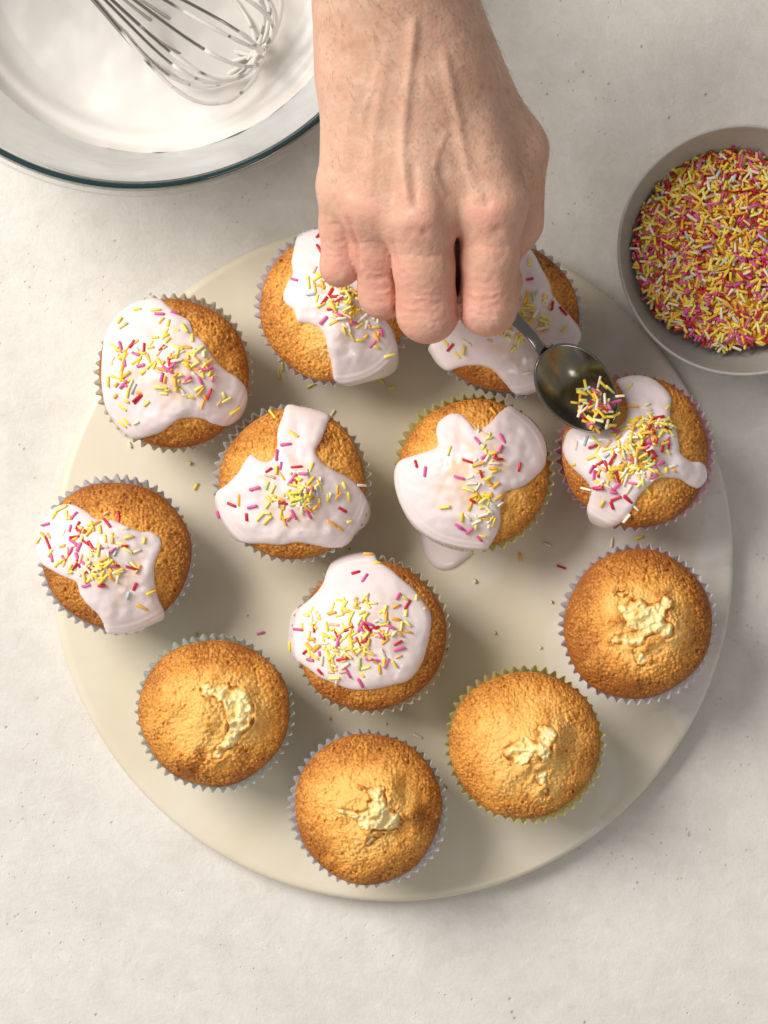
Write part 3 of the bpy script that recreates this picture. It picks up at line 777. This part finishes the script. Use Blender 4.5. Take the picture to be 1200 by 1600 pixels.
for j in range(na):
    j2 = (j+1) % na
    F.append([(nr-1)*na+j, (nr-1)*na+j2, len(Vi)+(nr-1)*na+j2, len(Vi)+(nr-1)*na+j])
mk('spoon_bowl', np.concatenate([Vi, Vo]), F, M_spoon, spoon)
# handle: flat bar with rounded section, rising into the fist
hp = [P(853, 552, ZS-.0005), P(843, 543, ZS+.003), P(830, 525, ZS+.0055), P(815, 509, ZS+.0065), P(800, 493, ZS+.0072), P(760, 450, ZS+.009), P(710, 395, ZS+.012), P(660, 340, ZS+.016)]
hp = catmull([tuple(p - spoon.location) for p in hp], 6, closed=False)
wd = np.interp(np.linspace(0, 1, len(hp)), [0, .08, .2, .45, 1], [.0042, .0026, .0021, .0024, .0040])
V = []; sec = [(-1, -.2), (-1, .2), (-.75, .55), (.75, .55), (1, .2), (1, -.2), (.7, -.6), (-.7, -.6)]
tan = np.gradient(hp, axis=0)
for p, tv, w in zip(hp, tan, wd):
    tv = Vector(tv).normalized(); sd_ = tv.cross(Vector((0, 0, 1))).normalized(); up = sd_.cross(tv)
    for a, b in sec: V.append(Vector(p) + sd_*(a*w) + up*(b*.0016))
F = grid_faces(len(hp), 8, True).tolist(); F.append(list(range(8))); F.append(list(range(len(V)-8, len(V)))[::-1])
ho = mk('handle', [tuple(v) for v in V], F, M_spoon, spoon, True)
bv = ho.modifiers.new('bevel', 'BEVEL'); bv.width = .0004; bv.segments = 2; bv.limit_method = 'ANGLE'
# sprinkles in the spoon
k = 0
while k < 62:
    u = random.uniform(-1, 1); v = random.uniform(-1, 1)
    if u*u+v*v > 1: continue
    hx, hy = 936+u*38, 633+v*40
    r2 = u*u+v*v
    z = ZS - .0040 + .0080*(1-r2)*random.random()**.7 + .0010
    c = pick_color(BOWLW)
    yw = random.uniform(0, 6.28)
    lab = "%s sprinkle %s %s of the spoon heap" % (ADJ[c], lie(yw), where(u, -v, 1.0, 'edge'))
    if lab in used_labels: continue
    used_labels.add(lab)
    o = put_sprinkle(c, P(hx, hy, z), yw, random.gauss(0, .35), None, None, random.choice((1, 2, 2, 3)))
    tag(o, lab, 'sprinkle', c + ' sprinkles heaped in the spoon'); k += 1

# ------------------------------------------------------------------ glass bowl, icing, whisk
GZ = .088
gc = P(211, -150, GZ); GR = 459 * S*(H-GZ)/H
prof = [(.0005, .0), (GR*.60, .0), (GR*.66, .0015), (GR*.73, .010), (GR*.83, .032), (GR*.92, .060), (GR*.975, GZ-.003)]
prof_o = catmull(prof, 5, closed=False)
prof_i = [(.0005, .0045), (GR*.58, .0045), (GR*.64, .007), (GR*.715, .014), (GR*.815, .035), (GR*.897, .061), (GR*.950, GZ-.003)]
prof_i = catmull(prof_i, 5, closed=False)
glass = empty('mixing_bowl', (gc.x, gc.y, 0)); tag(glass, 'big clear glass mixing bowl holding white icing and a whisk', 'bowl')
mb = MB()
for pr in (prof_o, prof_i):
    pr[:, 0] = np.maximum(pr[:, 0], .0004); V, F = lathe(pr, 160); mb.add(V, F)
mb.build('glass_wall', M_glass, glass)
mb = MB(); V, F = lathe([(GR*.946, GZ-.003), (GR*.948, GZ-.0008), (GR*.957, GZ), (GR*.969, GZ-.0008), (GR*.973, GZ-.003), (GR*.960, GZ-.0042), (GR*.946, GZ-.003)], 200); mb.add(V, F)
mb.build('rim', M_rim, glass)
mb = MB(); V, F = lathe([(GR*.974, GZ-.004), (GR*.980, GZ-.0015), (GR*.990, GZ-.002), (GR*.992, GZ-.006), (GR*.98, GZ-.010)], 200); mb.add(V, F)
mb.build('rim_flange', M_glass, glass)
IZ = .020
film = catmull([(GR*.60, IZ), (GR*.655, IZ+.0012), (GR*.695, IZ+.0045), (GR*.735, .0250), (GR*.765, .0305)], 5, closed=False)
rr = np.r_[np.linspace(.001, GR*.59, 36), film[:, 0]]; zz0 = np.r_[np.full(36, IZ), film[:, 1]]; th = np.linspace(0, 2*np.pi, 160, endpoint=False)
Q, T_ = np.meshgrid(rr, th, indexing='ij'); Z0 = np.repeat(zz0[:, None], 160, 1)
lip = sstep(.024, .030, Z0)*(.004*perlin(np.cos(T_)*3+9, np.sin(T_)*3, 8)+.002*perlin(np.cos(T_)*11, np.sin(T_)*11+4, 9))
x = Q*np.cos(T_); y = Q*np.sin(T_)
z = Z0 + lip + .0006*fbm(x/.02, y/.02, 3, 3)*(Z0 < IZ+.002)
o = mk('bowl_icing', np.stack([x, y, z], -1).reshape(-1, 3), grid_faces(len(rr), 160, True), M_bowl_icing); o.location = (gc.x, gc.y, 0)
tag(o, 'pool of smooth white icing in the glass mixing bowl', 'icing')

t = NT('glaze_film'); co = t.coord()
trn = t.n('ShaderNodeBsdfTransparent'); trl = t.n('ShaderNodeBsdfTranslucent'); trl.inputs[0].default_value = (.85, .84, .82, 1)
t.set(Base_Color=(.92, .92, .91), Roughness=.35)
m1 = t.n('ShaderNodeMixShader'); m1.inputs[0].default_value = .33; t.l(t.b.outputs[0], m1.inputs[1]); t.l(trl.outputs[0], m1.inputs[2])
m2 = t.n('ShaderNodeMixShader'); t.l(t.maprange(t.noise(co, 22, 4, .6, .8), .3, .7, .62, .86), m2.inputs[0]); t.l(trn.outputs[0], m2.inputs[1]); t.l(m1.outputs[0], m2.inputs[2])
t.l(m2.outputs[0], t.out.inputs['Surface'])
fp = catmull([(GR*.7655, .0306), (GR*.800, .0383), (GR*.842, .0500), (GR*.880, .0610), (GR*.912, .0715), (GR*.934, .0800)], 5, closed=False)
V, F = lathe(fp, 160)
mk('glaze_film', V, F, t.m, o)
tip = P(412, 80, .027); base = P(-34, -168, .085)
axis = (tip-base); LW = axis.length; axis.normalize()
s1 = axis.cross(Vector((0, 0, 1))).normalized(); s2 = s1.cross(axis).normalized()
whisk = empty('whisk', base); tag(whisk, 'wire balloon whisk coated with icing resting in the glass bowl', 'whisk')
nl = 11
for k in range(nl):
    a = math.pi*k/nl + .15
    dv = s1*math.cos(a) + s2*math.sin(a)
    W = .036 + .002*math.sin(k*2.3); le = LW*(1 - .012*(k % 3))
    pts = []
    for i in range(65):
        t_ = i/64*2-1           # -1..1 round the loop
        u = 1-abs(t_)
        s_ = math.copysign(1, t_)
        along = le*(1-(1-u)**1.0) if False else le*math.sin(u*math.pi/2)**.9
        q = along/le
        wv_ = W*(math.sin(math.pi*min(q, 1)**1.9*.5)**1.0)*math.sqrt(max(0, 1-q**6.0)) * 1.05 + .004*(1-q)
        pts.append(axis*along + dv*(s_*wv_))
    pts = np.array([tuple(p) for p in pts])
    bend = np.sin(np.linspace(0, 1, 65)*math.pi*1.0)**2*(np.linspace(0, 1, 65) > .5)
    if k == 0: pts += (bend*.006)[:, None]*np.array(tuple(s1*1.0 - Vector((0, 0, .55))))
    pts += (np.sin(np.linspace(0, 1, 65)*math.pi)*.0035*math.sin(k*4.1))[:, None]*np.array(tuple(s1)) + (np.sin(np.linspace(0, 1, 65)*math.pi)*.003*math.cos(k*2.7))[:, None]*np.array(tuple(s2))
    V, F = tube(pts, .00072, 8)
    w_o = mk('wire', V, F, M_steel, whisk)
    # icing clinging to the end of the loop
    m0 = 11 + (k*5) % 9; seg = pts[m0:65-m0]
    rad = .00085 + .0006*np.clip(perlin(np.arange(len(seg))*.45, np.full(len(seg), k*3.3), 4), -.3, 1)
    rad[0] = rad[-1] = .0007
    V, F = tube(seg, rad, 8); mk('icing_coat', V, F, M_bowl_icing, w_o)
hpts = np.array([tuple(-axis*d) for d in (-.012, 0, .02, .06, .10, .13)])
V, F = tube(hpts, [.0065, .008, .0085, .010, .0105, .008], 20); mk('handle', V, F, M_steel, whisk)

# ------------------------------------------------------------------ hand and forearm
def hp3(px, py, z): return np.array(P(px, py, z), np.float32)
ZO = .004
def seg(a, b, ra, rb):
    a = hp3(a[0], a[1], a[2]+ZO); b = hp3(b[0], b[1], b[2]+ZO); return (a, b, ra, rb)
RES = .00085
lo = np.array([-.062, .052, .062]); hi = np.array([.076, .310, .310])
nx_, ny_, nz_ = [int((h-l)/RES)+1 for l, h in zip(lo, hi)]
gx = (lo[0]+np.arange(nx_)*RES).astype(np.float32)[:, None, None]
gy = (lo[1]+np.arange(ny_)*RES).astype(np.float32)[None, :, None]
gz = (lo[2]+np.arange(nz_)*RES).astype(np.float32)[None, None, :]
def cap(sg):
    a, b, ra, rb = sg
    ba = b-a; L = float(ba@ba)
    t_ = ((gx-a[0])*ba[0] + (gy-a[1])*ba[1] + (gz-a[2])*ba[2])/L
    np.clip(t_, 0, 1, out=t_)
    d = (gx-a[0]-t_*ba[0])**2
    d += (gy-a[1]-t_*ba[1])**2
    d += (gz-a[2]-t_*ba[2])**2
    np.sqrt(d, out=d)
    d -= ra + t_*(rb-ra)
    return d
def smin(a, b, k):
    h = np.maximum(k-np.abs(a-b), 0)/k
    return np.minimum(a, b) - h*h*(k*.25)
def chain(segs, k):
    d = cap(segs[0])
    for s_ in segs[1:]: d = smin(d, cap(s_), k)
    return d
fingers = {
 'index': [seg((768,322,.1215),(765,400,.1165),.0120,.0104), seg((765,400,.1165),(762,479,.109),.0104,.0106), seg((762,479,.109),(772,462,.088),.0104,.0092), seg((772,462,.088),(786,440,.076),.0090,.0078)],
 'middle': [seg((655,335,.1255),(662,415,.1185),.0125,.0110), seg((662,415,.1185),(668,488,.110),.0110,.0113), seg((668,488,.110),(690,470,.089),.0108,.0095), seg((690,470,.089),(720,440,.079),.0092,.0080)],
 'ring': [seg((580,318,.120),(589,390,.110),.0108,.0090), seg((589,390,.110),(599,459,.100),.0090,.0089), seg((599,459,.100),(630,445,.088),.0090,.0082), seg((630,445,.088),(668,425,.080),.0080,.0070)],
 'little': [seg((534,292,.113),(531,350,.107),.0088,.0074), seg((531,350,.107),(531,417,.102),.0074,.0070), seg((531,417,.102),(556,405,.088),.0070,.0064), seg((556,405,.088),(590,395,.082),.0064,.0058)],
}
palm = [seg((692,90,.130),(768,318,.1215),.0150,.0128), seg((650,90,.132),(655,332,.1255),.0150,.0134), seg((602,90,.130),(580,316,.121),.0150,.0120), seg((566,80,.125),(543,288,.114),.0148,.0105),
        seg((600,150,.112),(600,270,.106),.0160,.0140), seg((680,150,.113),(720,280,.106),.0160,.0140), seg((715,290,.102),(712,405,.095),.0130,.0110), seg((600,280,.102),(612,390,.094),.0130,.0100)]
wrist = [seg((580,-15,.138),(574,100,.129),.0175,.0155), seg((646,-15,.139),(678,95,.130),.0175,.0160), seg((612,-15,.139),(640,100,.131),.0190,.0170)]
we = [seg((580,-15,.138),(0,0,0),0,0)[0], seg((646,-15,.139),(0,0,0),0,0)[0]]
arm = [(we[0], np.array([-.034, .360, .300], np.float32), .0175, .0290), (we[1], np.array([.004, .360, .300], np.float32), .0175, .0290)]
thumb_b = [seg((682,40,.124),(797,236,.104),.0150,.0128)]
thumb = [seg((797,236,.104),(800,300,.096),.0128,.0108), seg((800,300,.096),(800,346,.091),.0110,.0108), seg((800,346,.091),(782,395,.083),.0105,.0082)]
body = chain(palm, .011)
body = smin(body, chain(wrist, .012), .014)
body = smin(body, chain(arm, .016), .014)
body = smin(body, chain(thumb_b, .005), .012)
fi = None
for nm, sg in fingers.items():
    d = chain(sg, .003)
    fi = d if fi is None else smin(fi, d, .0006)
th_ = chain(thumb, .006)
body = smin(body, th_, .008)
f = smin(body, fi, .0050)
# surface nets
sgn = f < 0
ci = np.zeros((nx_-1, ny_-1, nz_-1), np.uint8)
for dx in (0, 1):
    for dy in (0, 1):
        for dz in (0, 1):
            ci += sgn[dx:nx_-1+dx, dy:ny_-1+dy, dz:nz_-1+dz]
act = np.argwhere((ci > 0) & (ci < 8))
idx = np.full(ci.shape, -1, np.int64); idx[tuple(act.T)] = np.arange(len(act))
acc = np.zeros((len(act), 3)); cnt = np.zeros(len(act))
cor = [(a, b, c) for a in (0, 1) for b in (0, 1) for c in (0, 1)]
for i in range(8):
    for j in range(i+1, 8):
        if sum(abs(p-q) for p, q in zip(cor[i], cor[j])) != 1: continue
        fa = f[tuple((act+cor[i]).T)]; fb = f[tuple((act+cor[j]).T)]
        m = (fa < 0) != (fb < 0)
        t_ = np.where(m, fa/np.where(m, fa-fb, 1), 0)
        pa = np.array(cor[i]) + t_[:, None]*(np.array(cor[j])-np.array(cor[i]))
        acc[m] += pa[m]; cnt[m] += 1
HV = lo + (act + acc/cnt[:, None])*RES
HF = []
for axn in range(3):
    s0 = sgn
    a = np.take(sgn, range(0, sgn.shape[axn]-1), axn); b = np.take(sgn, range(1, sgn.shape[axn]), axn)
    e = np.argwhere(a != b); inside_first = a[tuple(e.T)]
    o1, o2 = [(1, 2), (2, 0), (0, 1)][axn]
    ok = (e[:, o1] > 0) & (e[:, o2] > 0) & (e[:, o1] < sgn.shape[o1]-1) & (e[:, o2] < sgn.shape[o2]-1)
    e = e[ok]; inside_first = inside_first[ok]
    q = []
    for (d1, d2) in ((-1, -1), (0, -1), (0, 0), (-1, 0)):
        c_ = e.copy(); c_[:, o1] += d1; c_[:, o2] += d2
        q.append(idx[tuple(c_.T)])
    q = np.stack(q, -1)
    q[~inside_first] = q[~inside_first][:, ::-1]
    HF.append(q)
HF = np.concatenate(HF); HF = HF[(HF >= 0).all(1)]
# light smoothing
E = np.unique(np.sort(np.concatenate([HF[:, [0, 1]], HF[:, [1, 2]], HF[:, [2, 3]], HF[:, [3, 0]]]), 1), axis=0)
def smooth(V, it, lam):
    deg = np.bincount(E.ravel(), minlength=len(V))[:, None]
    for _ in range(it):
        s_ = np.zeros_like(V)
        for c_ in range(3):
            s_[:, c_] = np.bincount(E[:, 0], V[E[:, 1], c_], len(V)) + np.bincount(E[:, 1], V[E[:, 0], c_], len(V))
        V = V + lam*(s_/np.maximum(deg, 1)-V)
    return V
HV = smooth(HV, 2, .4)
def vnormals(V):
    a = V[HF[:, 2]]-V[HF[:, 0]]; b = V[HF[:, 3]]-V[HF[:, 1]]; fn = np.cross(a, b)
    n_ = np.zeros_like(V)
    for c_ in range(3):
        for k_ in range(4): n_[:, c_] += np.bincount(HF[:, k_], fn[:, c_], len(V))
    return n_/(np.linalg.norm(n_, axis=1)[:, None]+1e-12)
NRM = vnormals(HV)
kk = S*(H-HV[:, 2])/H
PX = 600+HV[:, 0]/kk; PY = 800-HV[:, 1]/kk
up = sstep(.15, .6, NRM[:, 2])
def line_dist(pts):
    d = np.full(len(PX), 1e9); tt = np.zeros(len(PX)); n_ = len(pts)-1
    for i in range(n_):
        ax_, ay_ = pts[i]; bx_, by_ = pts[i+1]; ex, ey = bx_-ax_, by_-ay_
        t_ = np.clip(((PX-ax_)*ex+(PY-ay_)*ey)/(ex*ex+ey*ey), 0, 1)
        q = np.hypot(PX-ax_-t_*ex, PY-ay_-t_*ey); m = q < d
        d[m] = q[m]; tt[m] = ((i+t_)/n_)[m]
    return d, tt
disp = np.zeros(len(HV)); redm = np.zeros(len(HV))
# tendons and veins on the back of the hand
for pts, amp, w in [([(648,20),(642,90),(632,180),(630,260),(640,330)], .0011, 8), ([(690,70),(712,170),(728,250),(758,320)], .0009, 8),
                    ([(606,60),(592,160),(580,250),(580,310)], .0006, 9), ([(560,120),(545,200),(535,270)], .0004, 9),
                    ([(575,40),(590,110),(566,190),(600,240)], .0004, 5), ([(700,200),(680,260),(700,310)], .0004, 5), ([(655,120),(690,170),(745,200)], .0004, 5)]:
    d, t_ = line_dist(catmull(pts, 5, closed=False))
    disp += amp*np.exp(-(d/w)**2)*sstep(0, .12, t_)*sstep(1, .88, t_)
# grooves beside the tendons near the knuckles
for pts, amp, w in [([(646,262),(648,290),(650,320)], -.0006, 7), ([(735,262),(748,290),(762,316)], -.0006, 7), ([(612,260),(614,330)], -.0007, 12), ([(690,270),(700,340)], -.0009, 14), ([(556,250),(550,300)], -.0005, 9)]:
    d, t_ = line_dist(pts); disp += amp*np.exp(-(d/w)**2)
# knuckles
for (u, v, w, amp, r_) in [(655,345,20,.0014,.8), (770,335,22,.0012,.75), (580,325,17,.0007,.4), (530,298,14,.0005,.35)]:
    g = np.exp(-((PX-u)**2+(PY-v)**2)/(2*w*w)); disp += amp*g; redm += r_*g
for (u, v) in [(664,362), (645,360), (776,360)]:
    disp -= .0007*np.exp(-((PX-u)**2+(PY-v)**2)/(2*6.*6))
# wrinkles over the finger joints
for (u, v, w) in [(762,470,38), (668,478,42), (600,440,32), (531,395,26)]:
    g = np.exp(-((PX-u)/w)**2-((PY-v)/30)**2)
    disp += .00034*g*np.sin((PY-v + 7*fbm(PX/22, PY/22, int(u), 2))*2*np.pi/13)*(.5+.8*perlin(PX/13, PY/13, int(v)))
    redm += .55*np.exp(-((PX-u)/45)**2-((PY-v-10)/50)**2)
for (u, v, w) in [(766,385,36), (660,400,40), (590,380,30), (530,352,24)]:
    disp -= .0003*np.exp(-((PX-u)/w)**2-((PY-v+2*np.sin(PX/9))/3.)**2)
disp += .00013*fbm(PX/26, PY/26, 77, 3)
for pts in ([(537,334),(550,362),(557,392),(559,435)], [(611,368),(617,410),(619,450),(619,486)], [(713,392),(716,440),(717,500)]):
    d, t_ = line_dist(catmull(pts, 5, closed=False)); g = np.exp(-(d/4.5)**2)*sstep(0, .4, t_)
    disp -= .0017*g; redm += .5*np.exp(-(d/9)**2)
disp += .00016*fbm(PX/9, PY/14, 31, 2)*sstep(300, 420, PY)
HV = HV + NRM*(disp*up)[:, None]
redm = np.clip(redm + .35*sstep(250, 420, PY) + .2*fbm(PX/40, PY/40, 5, 3), 0, 1)
freck = np.clip(sstep(420, 250, PY)*.8+.2, 0, 1)
hand = mk('person', HV, HF, M_skin, None, True, {'red': redm, 'freckle': freck})
tag(hand, 'bare right hand and wrist reaching in from the top edge, fingers curled round a teaspoon', 'person')

# fine hairs on the back of the hand and wrist
cand = np.flatnonzero((PY > -60) & (PY < 290) & (NRM[:, 2] > .12) & (PX > 505))
wgt = .25 + .75*sstep(600, 780, PX[cand]) + .5*sstep(120, 0, PY[cand])
pick = rng.choice(cand, 420, False, wgt/wgt.sum())
mb = MB()
for i in pick:
    nv = Vector(NRM[i]); p = Vector(HV[i]) - nv*.0003
    d = Vector((random.gauss(.35, .3), random.gauss(-1, .25), 0)); d = (d - nv*d.dot(nv)).normalized()
    L = random.uniform(.002, .005)
    pts = [tuple(p + d*(L*q) + nv*(.0012*math.sin(q*2.2)+.0002)) for q in (0, .35, .7, 1)]
    V, F = tube(pts, [.00004, .000036, .00003, .000012], 3, False); mb.add(V, F)
ho = mb.build('arm_hair', M_hair, hand); ho['kind'] = 'stuff'

# a few crumbs shed on the board
mb = MB()
for px, py in [(776, 996), (660, 930), (520, 1130), (700, 1010), (455, 1235), (690, 1235), (860, 940), (380, 960), (310, 985), (880, 1080), (735, 905), (545, 860), (300, 720), (610, 1125), (480, 960), (930, 1130), (845, 1010)]:
    p = P(px + random.uniform(-8, 8), py + random.uniform(-8, 8), BT); r = random.uniform(.0003, .0008)
    bm_v = np.array([(a, b, c) for a in (-1, 1) for b in (-1, 1) for c in (-1, 1)] + [(0, 0, 1.4), (1.4, 0, 0), (-1.4, 0, 0), (0, 1.4, 0), (0, -1.4, 0)], float)
    bm_v = bm_v*r*rng.uniform(.6, 1.2, bm_v.shape) + np.array([p.x, p.y, BT + r])
    mb.add(bm_v, [[4,6,10],[6,2,10],[0,4,10],[2,0,10],[5,4,12],[4,0,12],[1,5,12],[6,7,11],[2,6,11],[7,3,11],[7,5,9],[5,1,9],[3,7,9],[1,3,9],[5,7,8],[7,6,8],[6,4,8],[4,5,8]])
cr_o = mb.build('cake_crumbs', M_crumb, None)
tag(cr_o, 'tiny golden cake crumbs shed between the cupcakes on the marble', 'crumbs', None, 'stuff')
